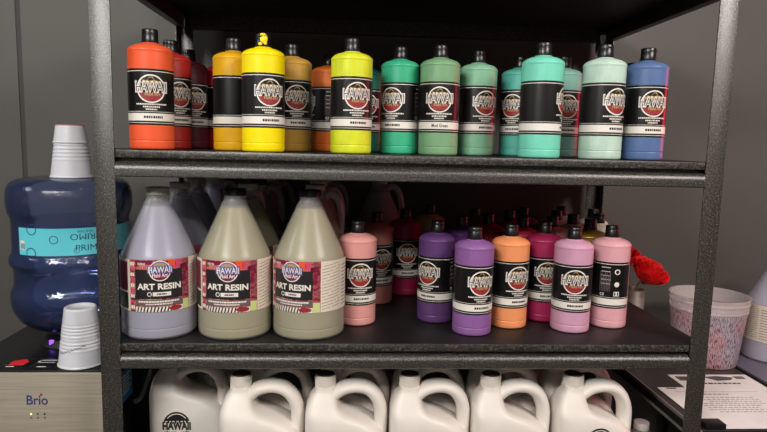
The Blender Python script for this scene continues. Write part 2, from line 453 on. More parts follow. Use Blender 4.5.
# paint dried over the lemon bottle's cap
bm = bmesh.new(); bmesh.ops.create_icosphere(bm, subdivisions=3, radius=1)
rd = random.Random(4)
for v in bm.verts: v.co *= rd.uniform(.8, 1.15)
m = MB(); YEL = paint_mat('paint_lemon', rgb(252, 226, 0))
m.bm(bm, YEL, Matrix.Translation((.002, -.0128, .2135)) @ Matrix.Diagonal((.0062, .0036, .0085, 1)))
for dx, dz, sx, sz in ((-.004, .205, .004, .003), (.006, .206, .003, .003), (.001, .2225, .0055, .003), (.008, .215, .002, .0055)):
    bm = bmesh.new(); bmesh.ops.create_icosphere(bm, subdivisions=2, radius=1)
    m.bm(bm, YEL, Matrix.Translation((dx, -math.sqrt(max(.0149**2-dx*dx, 0)), dz)) @ Matrix.Diagonal((sx, .0022, sz, 1)))
tag(m.build('dried_paint', lemon), label='yellow paint dried on the black cap')

lower = [
 ('salmon', rgb(216, 150, 144), .459, .155, 10, 'salmon pink paint bottle standing right beside the resin jugs', .05),
 ('purple', rgb(94, 60, 112), .638, .178, -30, 'deep purple paint bottle left of the lighter lilac purple one', .05),
 ('light_purple', rgb(140, 94, 154), .704, .088, 26, 'light purple paint bottle nearest the middle shelf front', .05),
 ('peach', rgb(238, 150, 98), .796, .14, 31, 'peach orange paint bottle on the middle shelf', .05),
 ('magenta', rgb(160, 38, 84), .889, .192, 15, 'magenta paint bottle between the peach and lilac pink bottles', .05),
 ('lilac', rgb(206, 154, 180), .927, .110, 10, 'lilac pink paint bottle with emblem facing front on the middle shelf', .05),
 ('light_pink', rgb(222, 164, 172), 1.026, .145, -103, 'light pink paint bottle turned to show its back label, at the right end', .05),
 ('rose_brown', rgb(190, 120, 110), .509, .33, 20, 'dusky pink paint bottle in shade behind the salmon one', .05),
 ('wine', rgb(150, 30, 66), .589, .42, 10, 'wine red paint bottle standing deep in the dark of the middle shelf', .05),
 ('beige', rgb(190, 160, 120), .669, .53, 0, 'beige paint bottle at the back behind the deep purple one', .05),
 ('violet', rgb(92, 50, 110), .712, .28, 0, 'dark violet paint bottle behind the light purple one', .05),
 ('garnet', rgb(150, 30, 40), .79, .335, 0, 'garnet red paint bottle behind the peach one', .05),
 ('coral', rgb(220, 60, 80), .862, .278, 0, 'coral red paint bottle behind the magenta one', .05),
 ('blush', rgb(226, 160, 160), .945, .305, 0, 'blush pink paint bottle behind the lilac and magenta ones', .05),
 ('gold', rgb(190, 148, 70), 1.024, .262, 0, 'metallic gold paint bottle behind the lilac and light pink ones', .05),
 ('cream', rgb(236, 222, 200), 1.017, .356, 0, 'cream paint bottle behind the metallic gold one', .05),
 ('white', rgb(236, 232, 226), 1.004, .443, 0, 'off-white paint bottle in the back rows near the right rear post', .05),
 ('ivory', rgb(240, 230, 214), 1.098, .388, 0, 'ivory paint bottle in front of the right rear post', .05),
 ('pearl', rgb(236, 228, 224), 1.053, .545, 0, 'pearl white paint bottle in the rearmost row left of the post', .05),
 ('vanilla', rgb(238, 226, 200), 1.128, .498, 0, 'vanilla paint bottle close against the right rear post', .05),
 ('ruby', rgb(150, 24, 50), .869, .425, 0, 'ruby red paint bottle deep behind the coral one', .05),
 ('plum', rgb(110, 40, 70), .93, .505, 0, 'plum paint bottle in the rearmost row behind the ruby one', .05),
 ('rust', rgb(140, 50, 40), .78, .452, 0, 'rust paint bottle deep behind the garnet one', .05)]
for n, c, x, y, a, lab, st in lower:
    r = place_bottle(n, c, x, y, L, a, lab, GL, None, st)
    if n == 'gold':
        g = MC['paint_gold']; g.node_tree.nodes['Principled BSDF'].inputs['Metallic'].default_value = .6

# ------------------------------------------------------------------ resin jugs
JR = .0745
jprof = [(.066, 0), (.071, .001), (.0738, .005), (JR, .011), (JR, .0195), (JR, .0205), (.0738, .0213), (.0738, .0222), (JR, .023), (JR, .0245), (JR, .146), (.0742, .154), (.0728, .162), (.0702, .169),
         (.0660, .1785), (.0280, .2620), (.0245, .2695), (.0222, .2740), (.0210, .2780), (.0210, .2800), (.0224, .2805), (.0224, .2830), (.0203, .2835), (.0203, .2925)]
def resin_label():
    F = Flat(); R = JR+.0002; v0, v1 = .058, .161; H = PI*R*.93
    F.rect(-H, H, v0, v1, MARBLE, 0, 90)
    F.rect(-H, -.060, v0, v1, LBEIGE, 1, 40); F.rect(-.108, -.066, .098, v1-.006, LMAG, 2); F.rect(-.108, -.066, v0+.004, .094, LCHAR, 2)
    for k in range(9): F.rect(-.0585, -.0495, v0+.006+k*.0107, v0+.0125+k*.0107, LPINK if k % 2 else LWHITE, 1)
    F.rect(-.046, -.012, v1-.009, v1-.001, LMAG, 1); F.text('HAWAII', -.034, v1-.0075, .015, .005, LWHITE, 3, .03)
    F.rect(-.047, .045, .084, .142, LCHAR, 2)
    F.rect(.016, .030, .143, v1, LORANGE, 1); F.rect(.0315, .040, .143, v1, LPINK, 1)
    F.rect(-.047, .045, .0695, .0825, LGREY, 2)
    F.dashes(-.001, .0785, .080, .0032, LWHITE, 3, 3, .003, .006); F.dashes(-.001, .0735, .052, .0024, LWHITE, 3, 4, .002, .005)
    F.text('ART RESIN', -.001, .1085, .084, .0125, LWHITE, 4, .035)
    F.rect(-.013, .021, .0895, .0975, LWHITE, 3); F.dashes(.005, .0935, .020, .003, INK, 4, 8, .002, .004); F.disc(-.019, .0935, .0045, LWHITE, 3); F.disc(-.019, .0935, .003, INK, 4)
    cu, cv, r = .001, .1395, .0205
    F.disc(cu, cv, r, LWHITE, 4, rings=6); F.disc(cu, cv, r*.9, LBLUE, 5, rings=6)
    F.chord(cu, cv, r*.88, -r*.84, -r*.2, LMAG, 6); F.chord(cu, cv, r*.8, r*.45, r*.8, LTAN, 6)
    F.text('HAWAII', cu, cv+r*.12, r*2.3, r*.8, LBLUE, 7, .055); F.text('HAWAII', cu, cv+r*.12, r*2.1, r*.6, LWHITE, 8, .012)
    F.text('Fluid Art', cu, cv-r*.42, r*1.4, r*.4, LWHITE, 7, .03)
    F.rect(-.047, .045, v0, .068, LWHITE, 1)
    rd = random.Random(2)
    for k in range(12):
        u = -.045+k*.0064
        F.poly([(u, v0), (u+.003, v0), (u+.0055, .068), (u+.0028, .068)], INK, 2)
    F.disc(.030, .0635, .013, LRED, 3, sy=.38); F.rect(.0455, .060, v0, .078, LGREEN, 1)
    for k in range(6): F.rect(.0465+k*.0024, .0478+k*.0024, .08, v1, LMAG, 1, 1)
    F.rect(.061, .112, v0, v1, LBEIGE, 2)
    for k in range(15):
        u = .064
        for q in range(12):
            if (q*7+k*3) % 11 == 0: continue
            ua, ub = u+q*.0038, u+q*.0038+.0033; va, vb = v1-.010-k*.0062+q*.0005, v1-.010-k*.0062+(q+1)*.0005
            F.poly([(ua, va-.0011), (ub, vb-.0011), (ub, vb), (ua, va)], LGREY, 3)
    F.rect(.112, .166, v0, v1, LBEIGE, 2)
    for k in range(12): F.rect(.116, .160, .066+k*.0074, .0676+k*.0074, LGREY, 3)
    mb = MB(); F.bend(mb, R); return mb
SHELL = alpha_plastic('jug_natural_plastic', rgb(206, 204, 204), .34, .25)
jugp = thing('resin_jug', (0, 0, 0), 'x', 'resin jug')
m = MB(); m.lathe(jprof, SHELL, 64, cap1=False)
hp = spline([(.022, 0, .266), (.031, 0, .274), (.042, 0, .273), (.053, 0, .262), (.060, 0, .242), (.063, 0, .220), (.062, 0, .196), (.060, 0, .178)], 5)
m.build('body', jugp, sharp=50)
HSH = plain('jug_handle_plastic', rgb(206, 204, 204), .32, 0, .8)
m = MB(); m.tube(hp, .0084, HSH, 12, 1.3); m.build('handle', jugp)
lp = [(r-.0022, z) for r, z in jprof if .004 < z < .20]
def r_at(z):
    for (r0, z0), (r1, z1_) in zip(jprof, jprof[1:]):
        if z0 <= z <= z1_: return r0+(r1-r0)*(z-z0)/max(z1_-z0, 1e-6)
m = MB(); m.lathe([(.064, .0025)] + lp + [(r_at(.2600)-.0022, .2600)], resin_mat('resin_base', (.5, .5, .5), .9), 56); m.build('resin', jugp)
resin_label().build('label', jugp, smooth=False)
m = MB(); m.lathe([(.0218, .2832), (.0226, .2837), (.0226, .2955), (.0218, .2968)], BLACKP, 40); m.build('cap', jugp)
used = [False]
CLEAR = ('resin_clear', rgb(154, 154, 188), .78); OLIVE = ('resin_yellowish', rgb(156, 144, 52), .84); GREYL = ('resin_smoky', rgb(150, 146, 170), .85)
def place_jug(x, y, z, kind, ang, label, group, cap=True, handle_deg=70, with_label=True):
    if used[0]: r = copy_thing(jugp, (x, y, z), label, group)
    else: r = jugp; r.location = (x, y, z); r['label'] = label; r['group'] = group; used[0] = True
    recolour(r, 'resin', resin_mat(*kind))
    face = math.atan2(x-.43497, y+1.14585)
    for ch in list(r.children):
        b = ch.name.split('.')[0]
        if b == 'label': ch.rotation_euler[2] = -face+math.radians(ang)
        if b == 'handle': ch.rotation_euler[2] = -face+math.radians(handle_deg)
        if b == 'cap': ch.material_slots[0].link = 'OBJECT'; ch.material_slots[0].material = BLACKP if cap else CREAM
    return r
CREAM = plain('cap_natural_white', rgb(206, 200, 188), .4)
GJ = 'resin jugs on the middle shelf'
place_jug(.0500, .088, L, CLEAR, 0, 'clear violet-tinted resin jug at the front left beside the rack post', GJ, False, 95)
place_jug(.2040, .0885, L, OLIVE, -12, 'yellowish resin jug in the middle of the front three', GJ, True, 95)
place_jug(.3570, .089, L, OLIVE, -29, 'yellowish resin jug at the right of the front three, next to the salmon pink bottle', GJ, True, 95)
rows = (.2400, .391, .5430)
names = ('second', 'third', 'rearmost')
for i, (yy, nm) in enumerate(zip(rows, names)):
    place_jug(.0515 if i < 2 else .066, yy, L, CLEAR, 0, f'clear resin jug, {nm} in the left column behind the violet-tinted one', GJ, False, 12 if i == 2 else 80)
    place_jug(.2060 if i < 2 else .219, yy, L, (OLIVE, GREYL, GREYL)[i], 0, f'smoky resin jug, {nm} in the column behind the middle front jug', GJ, i == 1, 12 if i else 60)
    place_jug(.3600 if i < 2 else .371, yy, L, (OLIVE, OLIVE, GREYL)[i], 0, f'resin jug, {nm} in the column behind the right front jug', GJ, False, 14)
place_jug(.524, .532, L, GREYL, 0, 'single smoky resin jug in the dark back right of the other jugs', GJ, False, 5)

# ------------------------------------------------------------------ white jugs on the lower shelf
def white_plastic():
    m, nt, b = new_mat('white_jug_plastic')
    n = noise(nt, coords(nt), 12, 3)
    nt.links.new(ramp(nt, n, [(.3, rgb(222, 214, 206)), (.7, rgb(230, 223, 214))]), b.inputs['Base Color'])
    b.inputs['Roughness'].default_value = .42; return m
SH = Z2+.0006
WHT = white_plastic(); CAPW = plain('white_jug_cap', rgb(226, 218, 208), .45); CAPIN = plain('cap_brown_top', rgb(120, 106, 96), .55)
wj = thing('white_jug', (0, 0, 0), 'x', 'jug')
def sup(x0, x1, hd, z, n=48, e=4.5):
    out = []; cx, hx = (x0+x1)/2, (x1-x0)/2; ee = min(e, 2+e*(hx/.08))
    for k in range(n):
        a = 2*PI*k/n; c, s_ = math.cos(a), math.sin(a)
        out.append((cx+hx*math.copysign(abs(c)**(2/ee), c), hd*math.copysign(abs(s_)**(2/ee), s_), z))
    return out
key = [(0, -.076, .083, .046), (.004, -.080, .087, .050), (.012, -.0825, .0895, .0525), (.090, -.0825, .0895, .0525), (.150, -.0825, .0895, .0525), (.168, -.0825, .0860, .0525), (.182, -.0825, .0780, .0520), (.193, -.0825, .0660, .0510),
       (.203, -.0824, .0480, .0500), (.211, -.0820, .0260, .0480), (.218, -.0816, .0050, .0455), (.224, -.0810, -.0060, .0425), (.232, -.0798, -.0120, .0385), (.240, -.0775, -.0150, .0345), (.248, -.0745, -.0168, .0305), (.255, -.0705, -.0180, .0265), (.260, -.0660, -.0186, .0238), (.264, -.0634, -.0190, .0222), (.272, -.0625, -.0195, .0215)]
vs = []; fs = []
for z, a, b, h in key: vs += sup(a, b, h, z)
for i in range(len(key)-1):
    for k in range(48):
        k2 = (k+1) % 48; fs.append((i*48+k, i*48+k2, (i+1)*48+k2, (i+1)*48+k))
fs.append(tuple(reversed(range(48)))); fs.append(tuple((len(key)-1)*48+k for k in range(48)))
m = MB(); m.add(vs, fs, WHT); m.build('body', wj, sharp=60)
hp = spline([(-.034, 0, .236), (-.020, 0, .254), (-.002, 0, .2655), (.022, 0, .2700), (.046, 0, .2650), (.064, 0, .249), (.0735, 0, .226), (.0755, 0, .200), (.0745, 0, .165), (.071, 0, .120)], 6)
n = len(hp); m = MB(); m.tube(hp, [.0138 for i in range(n)], WHT, 20, 1.7); m.build('handle', wj)
m = MB(); m.lathe([(.0205, .267), (.0212, .268), (.0212, .2935), (.0202, .295), (.0186, .295), (.0180, .2938)], CAPW, 40, c=(-.041, 0, 0))
for k in range(40):
    a = 2*PI*k/40; x, y = -.041+.0213*math.cos(a), .0213*math.sin(a)
    m.box(x-.0006, x+.0006, y-.0006, y+.0006, .270, .291, CAPW)
m.lathe([(.0186, .2935), (.0186, .2953)], CAPIN, 32, c=(-.041, 0, 0)); m.build('cap', wj)
def jug_emblem(parent, cu, cv, r, hd):
    F = Flat()
    F.disc(cu, cv, r, INK, 0, a0=.12, a1=PI-.12); F.disc(cu, cv, r*.86, LWHITE, 1, a0=.6, a1=PI-.6, r0=r*.80)
    F.disc(cu, cv-r*.05, r*.94, INK, 0, a0=PI, a1=2*PI, r0=r*.84, seg=30, rings=1)
    F.text('HAWAII', cu, cv-r*.12, r*2.3, r*.80, LWHITE, 2, .07); F.text('HAWAII', cu, cv-r*.12, r*2.15, r*.66, INK, 3, .055)
    F.text('FLUID ART', cu, cv-r*.78, r*2.0, r*.46, LWHITE, 2, .05); F.text('FLUID ART', cu, cv-r*.78, r*1.95, r*.40, INK, 3, .05)
    mb = MB(); F.plane(mb, Matrix.Translation((0, -hd-.0004, 0)) @ Matrix.Rotation(PI/2, 4, 'X'), .0002)
    return mb.build('emblem', parent, smooth=False)
GW = 'white jugs on the lower shelf'
row1 = [(.262, 'second from the left post'), (.436, 'third from the left post'), (.612, 'under the light purple bottle'), (.785, 'under the peach bottle'), (.964, 'at the right end beside the table')]
first = True
for x, w in row1:
    lab = f'white plastic handled jug in the front row, {w}'
    if first: r = wj; r.location = (x, .058, SH); tag(r, lab, 'jug', GW); first = False
    else: r = copy_thing(wj, (x, .058, SH), lab, GW)
last = r
row2 = [(.086, 'white plastic handled jug set back at the left with a black printed emblem'), (.276, 'white jug in the second row behind the second front jug'), (.449, 'white jug in the second row behind the third front jug'),
        (.623, 'white jug in the second row behind the jug under the light purple bottle'), (.797, 'white jug in the second row behind the jug under the peach bottle'), (.972, 'white jug in the second row behind the jug at the right end')]
for x, lab in row2:
    r = copy_thing(wj, (x, .172, SH), lab, GW)
    if x < .1: haw = r
for x, lab in ((.19, 'left'), (.53, 'middle'), (.90, 'right')):
    copy_thing(wj, (x, .286, SH), f'white jug deep in the third row towards the {lab} end', GW)
jug_emblem(haw, -.016, .155, .0285, .0525)
jug_emblem(last, .003, .169, .0285, .0525)
sb = thing('small_bottle', (1.104, .100, SH-.0), 'small cloudy bottle with pale cap right of the last white jug', 'bottle')
m = MB(); m.lathe([(.026, 0), (.029, .003), (.029, .128), (.026, .140), (.0145, .149), (.0145, .153)], plain('cloudy_plastic', rgb(120, 116, 114), .4, 0, .8), 32); m.build('body', sb)
m = MB(); m.lathe([(.0165, .150), (.0168, .151), (.0168, .164), (.0155, .166)], plain('cap_grey_white', rgb(188, 182, 176), .45), 32); m.build('cap', sb)

# ------------------------------------------------------------------ water dispenser
DT = -.080
disp = thing('water_dispenser', (-.21, .25, FLOOR), 'black and brushed steel water dispenser left of the rack', 'water dispenser')
def pd(mb, name, lab=None, sm=True, parent=disp):
    o = mb.build(name, parent, (.21, -.25, -FLOOR) if parent is disp else (0, 0, 0), smooth=sm)
    if lab: o['label'] = lab
    return o
dx0, dx1, dy0, dy1 = -.365, -.056, .062, .44
m = MB(); m.box(dx0+.001, dx1-.001, dy0+.006, dy1, FLOOR, DT-.012, BLACKP, .006)
pd(m, 'cabinet')
m = MB(); m.box(dx0, dx1, dy0, dy0+.006, FLOOR+.45, DT-.004, BRUSH, .0015)
pd(m, 'front_panel', 'brushed steel front panel')
m = MB(); m.box(dx0, dx1, dy0+.004, dy1, DT-.013, DT, BLACKP, .003)
pd(m, 'top_cover')
m = MB(); m.lathe([(.034, DT+.0002), (.075, DT+.0002), (.078, DT+.001), (.070, DT+.016), (.060, DT+.021), (.036, DT+.021), (.034, DT+.020), (.034, DT+.0002)], BLACKP, 48, c=(-.202, .268, 0), cap0=False, cap1=False); pd(m, 'bottle_collar')
m = MB(); m.box(-.232, -.222, .199, .203, DT+.001, DT+.018, plain('violet_indicator', rgb(60, 20, 140), .4, emit=(.22, .06, 1), estr=2.2), .0008); pd(m, 'indicator_light')
m = MB(); m.box(-.275, -.222, .078, .132, DT, DT+.0015, BLACKP, .0005)
pdl = pd(m, 'hot_paddle')
m = MB(); F = Flat(); F.poly([(-.262, .088), (-.232, .088), (-.230, .110), (-.243, .125), (-.264, .112)], plain('paddle_red', rgb(216, 36, 44), .4), 0)
F.rect(-.262, -.246, .079, .083, LWHITE, 1); F.plane(m, Matrix.Translation((0, 0, DT+.0019))); o = m.build('red_symbol', pdl, smooth=False)
m = MB(); m.box(-.216, -.171, .078, .132, DT, DT+.0015, BLACKP, .0005); pdl = pd(m, 'cold_paddle')
m = MB(); F = Flat()
for a in ((-.211, -.174, .116, .120), (-.211, -.174, .104, .1065), (-.211, -.207, .104, .120), (-.200, -.182, .079, .083)): F.rect(*a, LWHITE, 0)
F.plane(m, Matrix.Translation((0, 0, DT+.0019))); m.build('white_symbol', pdl, smooth=False)
F = Flat(); F.text('Brio', -.1925, -.1415, .042, .0205, plain('logo_navy', rgb(40, 46, 116), .4), 0, .008); F.disc(-.184, -.130, .0026, plain('logo_red', rgb(150, 40, 90), .4), 1)
for k in range(3):
    u = -.206+k*.0135
    F.disc(u, -.1715, .0019, plain('led_amber', rgb(250, 220, 120), .4, emit=(1, .75, .25), estr=1.2) if k == 0 else INK, 0, seg=16, rings=1)
    F.disc(u, -.1795, .0022, plain('icon_grey', rgb(96, 86, 78), .5), 0, r0=.0010, seg=16, rings=1)
m = MB(); F.plane(m, Matrix.Translation((0, dy0-.0004, 0)) @ Matrix.Rotation(PI/2, 4, 'X')); pd(m, 'logo', 'navy lettering on the steel panel', False)
F = Flat(); F.rect(.145, .212, -.190, -.118, plain('sticker_blue', rgb(52, 148, 206), .45), 0)
for k in range(6): F.rect(.153, .200-(k % 2)*.008, -.134-k*.008, -.130-k*.008, LWHITE, 1)
m = MB(); F.plane(m, Matrix.Translation((dx1+.0004, 0, 0)) @ Matrix.Rotation(PI/2, 4, 'Z') @ Matrix.Rotation(PI/2, 4, 'X')); pd(m, 'sticker', 'sky blue sticker with white lines', False)
m = MB(); m.tube(spline([(dx1, .215, -.215), (dx1+.012, .228, -.212), (dx1+.014, .27, -.19), (dx1+.012, .31, -.165), (dx1, .325, -.162)], 5), .006, plain('handle_grey', rgb(96, 96, 96), .4), 10); pd(m, 'side_handle')

# bottle on the dispenser, standing on its neck
bx, by = -.202, .268
wb = thing('water_bottle', (bx, by, DT), 'large blue water bottle upside down on the dispenser with a turquoise label', 'water bottle')
def zz(v): return v-DT
wprof = [(.026, zz(-.0795)), (.027, zz(-.050)), (.060, zz(-.046)), (.096, zz(-.036)), (.120, zz(-.018)), (.132, zz(.004)), (.136, zz(.026)), (.136, zz(.043)), (.133, zz(.052)), (.1285, zz(.058)), (.1275, zz(.066)), (.1275, zz(.098)),
         (.1305, zz(.104)), (.135, zz(.110)), (.1365, zz(.118)), (.135, zz(.127)), (.1305, zz(.133)), (.1285, zz(.138)), (.1285, zz(.203)), (.1295, zz(.214)), (.1345, zz(.224)), (.1370, zz(.236)), (.1375, zz(.262)), (.1355, zz(.280)), (.129, zz(.293)), (.117, zz(.301)), (.100, zz(.3045)), (.090, zz(.3045))]
wprof = [(r*.95 if r > .05 else r, z if z < zz(.25) else z-.003) for r, z in wprof]
BLUE = thin_tint('water_bottle_blue_plastic', rgb(224, 230, 252), .08, drops=1.0)
m = MB(); m.lathe(wprof, BLUE, 72); o = m.build('shell', wb, sharp=50)
WATER = thin_tint('water_blue_tinted', rgb(224, 231, 252), .05, share=.06)
wl = [(r-.003, z) for r, z in wprof if zz(-.046) <= z <= zz(.203)] + [(.1190, zz(.206))]
m = MB(); m.lathe(wl, WATER, 72); o = m.build('water', wb, sharp=50)
F = Flat(); LR = .1228; CY = plain('label_turquoise', rgb(98, 206, 220), .45); NAVY = plain('label_navy_ink', rgb(30, 60, 96), .45)
F.rect(-.115, .30, zz(.141), zz(.200), CY, 0, 60)
F.rect(-.111, -.098, zz(.152), zz(.172), LWHITE, 1); 
for k in range(4): F.rect(-.109+k*.003, -.1075+k*.003, zz(.154), zz(.166), INK, 2, 1)
def ringo(u, v, r): F.disc(u, v, r, NAVY, 1, r0=r*.82, rings=1)
ringo(-.079, zz(.203)-.006, .012); ringo(-.032, zz(.176), .009); ringo(-.082, zz(.136)+.010, .012)
ringo(.012, zz(.152), .006); F.text('PRIMO', .040, zz(.157), .060, .0135, NAVY, 1, .0)
F.text('PRIMO', .030, zz(.181), .060, .0135, NAVY, 1, .0, PI); ringo(.070, zz(.186), .006)
F.text('WATER', .030, zz(.193), .034, .005, NAVY, 1, 0, PI)
m = MB(); F.bend(m, LR); o = m.build('label', wb, smooth=False); o.rotation_euler[2] = math.radians(22)

# plastic cups
CUPM = plain('cup_white_plastic', rgb(226, 226, 232), .35, 0, .86)
def cup_mesh(rb_, rt, h, ribs, mb):
    prof = [(rb_, 0), (rb_+.0012, .0012), (rb_+.0012, .003), (rb_-.0008, .0042)]
    n = 60
    for i in range(1, n+1):
        z = .0042+(h-.0082)*i/n; r = rb_-.0008+(rt-rb_+.0008)*i/n
        for a, b, k in ribs:
            if a <= z/h <= b: r += .0009*math.sin((z/h-a)/(b-a)*2*PI*k)
        prof.append((r, z))
    prof += [(rt-.001, h-.001), (rt-.003, h), (rt-.006, h), (rt-.0075, h-.003), (0.001, h-.003)]
    mb.lathe(prof, CUPM, 56, cap0=False); mb.lathe([(rb_-.0025, .0005), (rt-.0035, h-.006), (.001, h-.006)], CUPM, 40, cap0=False)
c1 = thing('plastic_cup', (-.121, .111, DT+.0006), 'ribbed white plastic cup upside down on the dispenser top with a dark scribble', 'cup', 'upturned plastic cups')
m = MB(); cup_mesh(.0465, .0315, .122, [(.28, .46, 3), (.52, .74, 4)], m); m.build('cup_body', c1, sharp=70)
m = MB(); F = Flat()
pts = [(-.034+.0022*k, .030+.0007*k+.0022*math.sin(k*1.9)+.001*math.sin(k*.8)) for k in range(28)]
for (a, b), (c, d) in zip(pts, pts[1:]): F.poly([(a, b-.0006), (c, d-.0006), (c, d+.0006), (a, b+.0006)], INK, 0)
for vs_, fs_, mt, ly in F.p:
    m.add([((.0469-.115*v)*math.sin(u/.044), -(.0469-.115*v)*math.cos(u/.044), v) for u, v in vs_], fs_, mt)
tag(m.build('scribble', c1, smooth=False), label='dark handwritten scribble round the cup')
c2 = thing('plastic_cup', (-.197, .268, .3022), 'stack of white plastic cups upside down on top of the blue water bottle', 'cup', 'upturned plastic cups')
m = MB(); cup_mesh(.0452, .0308, .112, [(.35, .72, 5)], m); m.build('cup_body', c2, sharp=70)
m = MB(); cup_mesh(.0365, .0312, .040, [], m); o = m.build('upper_cup', c2, sharp=70); o.location = (0, 0, .0775)
m = MB(); m.lathe([(.0300, .1165), (.0306, .117), (.0306, .1185), (.029, .119)], plain('cup_rim_pink', rgb(196, 120, 126), .4), 48); tag(m.build('stained_rim', c2), label='pink stained edge on top')

# ------------------------------------------------------------------ tables, paper, bucket, roses at the right
TZ = -.19
TAB = plain('table_top_dark', rgb(62, 56, 54), .32); EDGE = plain('table_edge_grey', rgb(122, 114, 108), .4); TLEG = plain('table_leg_black', rgb(24, 23, 23), .45)
def table(x0, x1, y0, y1, label, top, edge=True):
    tb = thing('side_table', ((x0+x1)/2, (y0+y1)/2, FLOOR), label, 'table'); ox, oy = (x0+x1)/2, (y0+y1)/2
    m = MB(); m.box(x0+.004-ox, x1-ox, y0-oy+.004, y1-oy, TZ-.006-FLOOR, TZ-FLOOR, top, .001); m.build('table_top', tb)
    if edge:
        m = MB(); m.box(x0-ox, x0+.004-ox, y0-oy, y1-oy, TZ-.008-FLOOR, TZ+.0005-FLOOR, EDGE, .001)
        m.box(x0+.004-ox, x1-ox, y0-oy, y0+.004-oy, TZ-.008-FLOOR, TZ-FLOOR, TLEG, .001); m.build('edge_trim', tb)
        m = MB(); m.box(x0+.003-ox, x1-ox, y0-oy+.006, y1-oy, TZ-.030-FLOOR, TZ-.008-FLOOR, TLEG, .002)
        m.box(x0-.001-ox, x0+.003-ox, y0-oy+.006, y1-oy, TZ-.034-FLOOR, TZ-.028-FLOOR, EDGE, .001); m.build('apron', tb)
    else:
        m = MB(); m.box(x0-ox, x1-ox, y0-oy, y1-oy, TZ-.030-FLOOR, TZ-.006-FLOOR, TLEG, .002); m.build('apron', tb)
    for ax in (x0+.012, x1-.042):
        for ay in (y0+.012, y1-.042):
            m = MB(); m.box(ax-ox, ax+.03-ox, ay-oy, ay+.03-oy, 0, TZ-.03-FLOOR, TLEG, .002); m.build('leg', tb)
    return tb
table(1.184, 1.495, .008, .63, 'narrow dark table against the right side of the rack holding papers and the bucket', TAB)
table(1.512, 2.25, .02, .63, 'grey-violet table at the far right under the clear jug', plain('table_top_violet_grey', rgb(112, 104, 122), .3), False)
def sheet(x0, x1, y0, y1, z, name, label, header):
    m = MB(); m.box(x0, x1, y0, y1, z, z+.0006, PAPER); F = Flat()
    if header:
        F.rect(x0+.012, x0+.075, y1-.040, y1-.012, plain('print_grey', rgb(110, 104, 104), .6), 0, 1); F.dashes(x0+.045, y1-.026, .05, .012, INK, 1, 3, .003, .008, .004)
        F.poly([(x0+.085, y1-.016), (x0+.125, y1-.010), (x0+.165, y1-.020), (x0+.150, y1-.036), (x0+.11, y1-.042)], plain('print_slate', rgb(86, 84, 90), .6), 0)
        F.rect(x0+.168, x0+.195, y1-.030, y1-.012, plain('print_grey', rgb(110, 104, 104), .6), 0, 1)
        F.dashes(x0+.10, y1-.058, .12, .008, INK, 0, 9, .006, .014, .003)
    else:
        F.rect(x0+.020, x0+.045, y1-.009, y1-.003, INK, 0, 1)
        F.rect(x0+.03, x1-.03, y1-.0275, y1-.0265, LGREY, 0, 1)
        F.dashes((x0+x1)/2-.02, y1-.042, .09, .004, LGREY, 0, 5, .004, .010, .003)
        for k in range(8): F.dashes((x0+x1)/2+.012*math.sin(k), y1-.060-k*.011, .15-.012*(k % 3), .0022, LGREY, 0, 20+k, .004, .012, .003)
    for vs_, fs_, mt, ly in F.p: m.add([(u, v, z+.0008+ly*.0002) for u, v in vs_], fs_, mt)
    return tag(m.build(name, smooth=False), label, 'paper')
sheet(1.279, 1.490, .035, .316, TZ+.0004, 'paper_sheet', 'white printed sheet with dark header pictures, lying partly under another sheet', True)
sheet(1.206, 1.476, .014, .230, TZ+.0022, 'paper_sheet', 'white printed sheet on top, nearest the rack post on the dark table', False)
m = MB(); m.box(1.196, 1.241, .010, .040, TZ+.003, TZ+.014, BLACKP, .002)
tag(m.build('black_clip'), 'small black block on the paper corner beside the rack post', 'clip')

bk = thing('mixing_bucket', (1.446, .430, TZ+.0006), 'cloudy pinkish plastic mixing bucket with printed scales on the dark table', 'bucket')
BM = bucket_mat(); RIM = plain('bucket_rim_plastic', rgb(226, 214, 212), .25, 0, .42)
BH = .190; b0, b1 = .082, .100
def br(z): return b0+(b1-b0)*z/BH
m = MB(); m.lathe([(b0-.006, 0), (b0-.001, .001), (b0, .004)] + [(br(z), z) for z in (.03, .07, .11, .150)], BM, 72, cap1=False); m.build('bucket_wall', bk, sharp=60)
m = MB(); m.lathe([(br(.150), .150), (br(.150)+.0022, .1505), (br(.155)+.0022, .155), (br(.156), .1565), (br(.172), .172), (br(.172)+.003, .1725), (br(.176)+.003, .176), (br(.178), .178), (b1, .187), (b1+.003, .1875), (b1+.003, .190), (b1-.001, .190), (b1-.002, .186), (br(.150)-.002, .152)], RIM, 72, cap0=False, cap1=False)
for k in range(36):
    a = 2*PI*k/36; r = br(.160)+.0004; x, y = r*math.cos(a), r*math.sin(a)
    m.box(x-.0008, x+.0008, y-.0008, y+.0008, .152, .186, RIM)
m.build('rim', bk, sharp=60)

r = place_jug(1.655, .450, TZ+.0006, ('resin_lilac', rgb(206, 192, 220), .75), -112, 'clear lilac-tinted resin jug at the right edge of the view on the violet-grey table', 'resin jug on the table', False, 60)

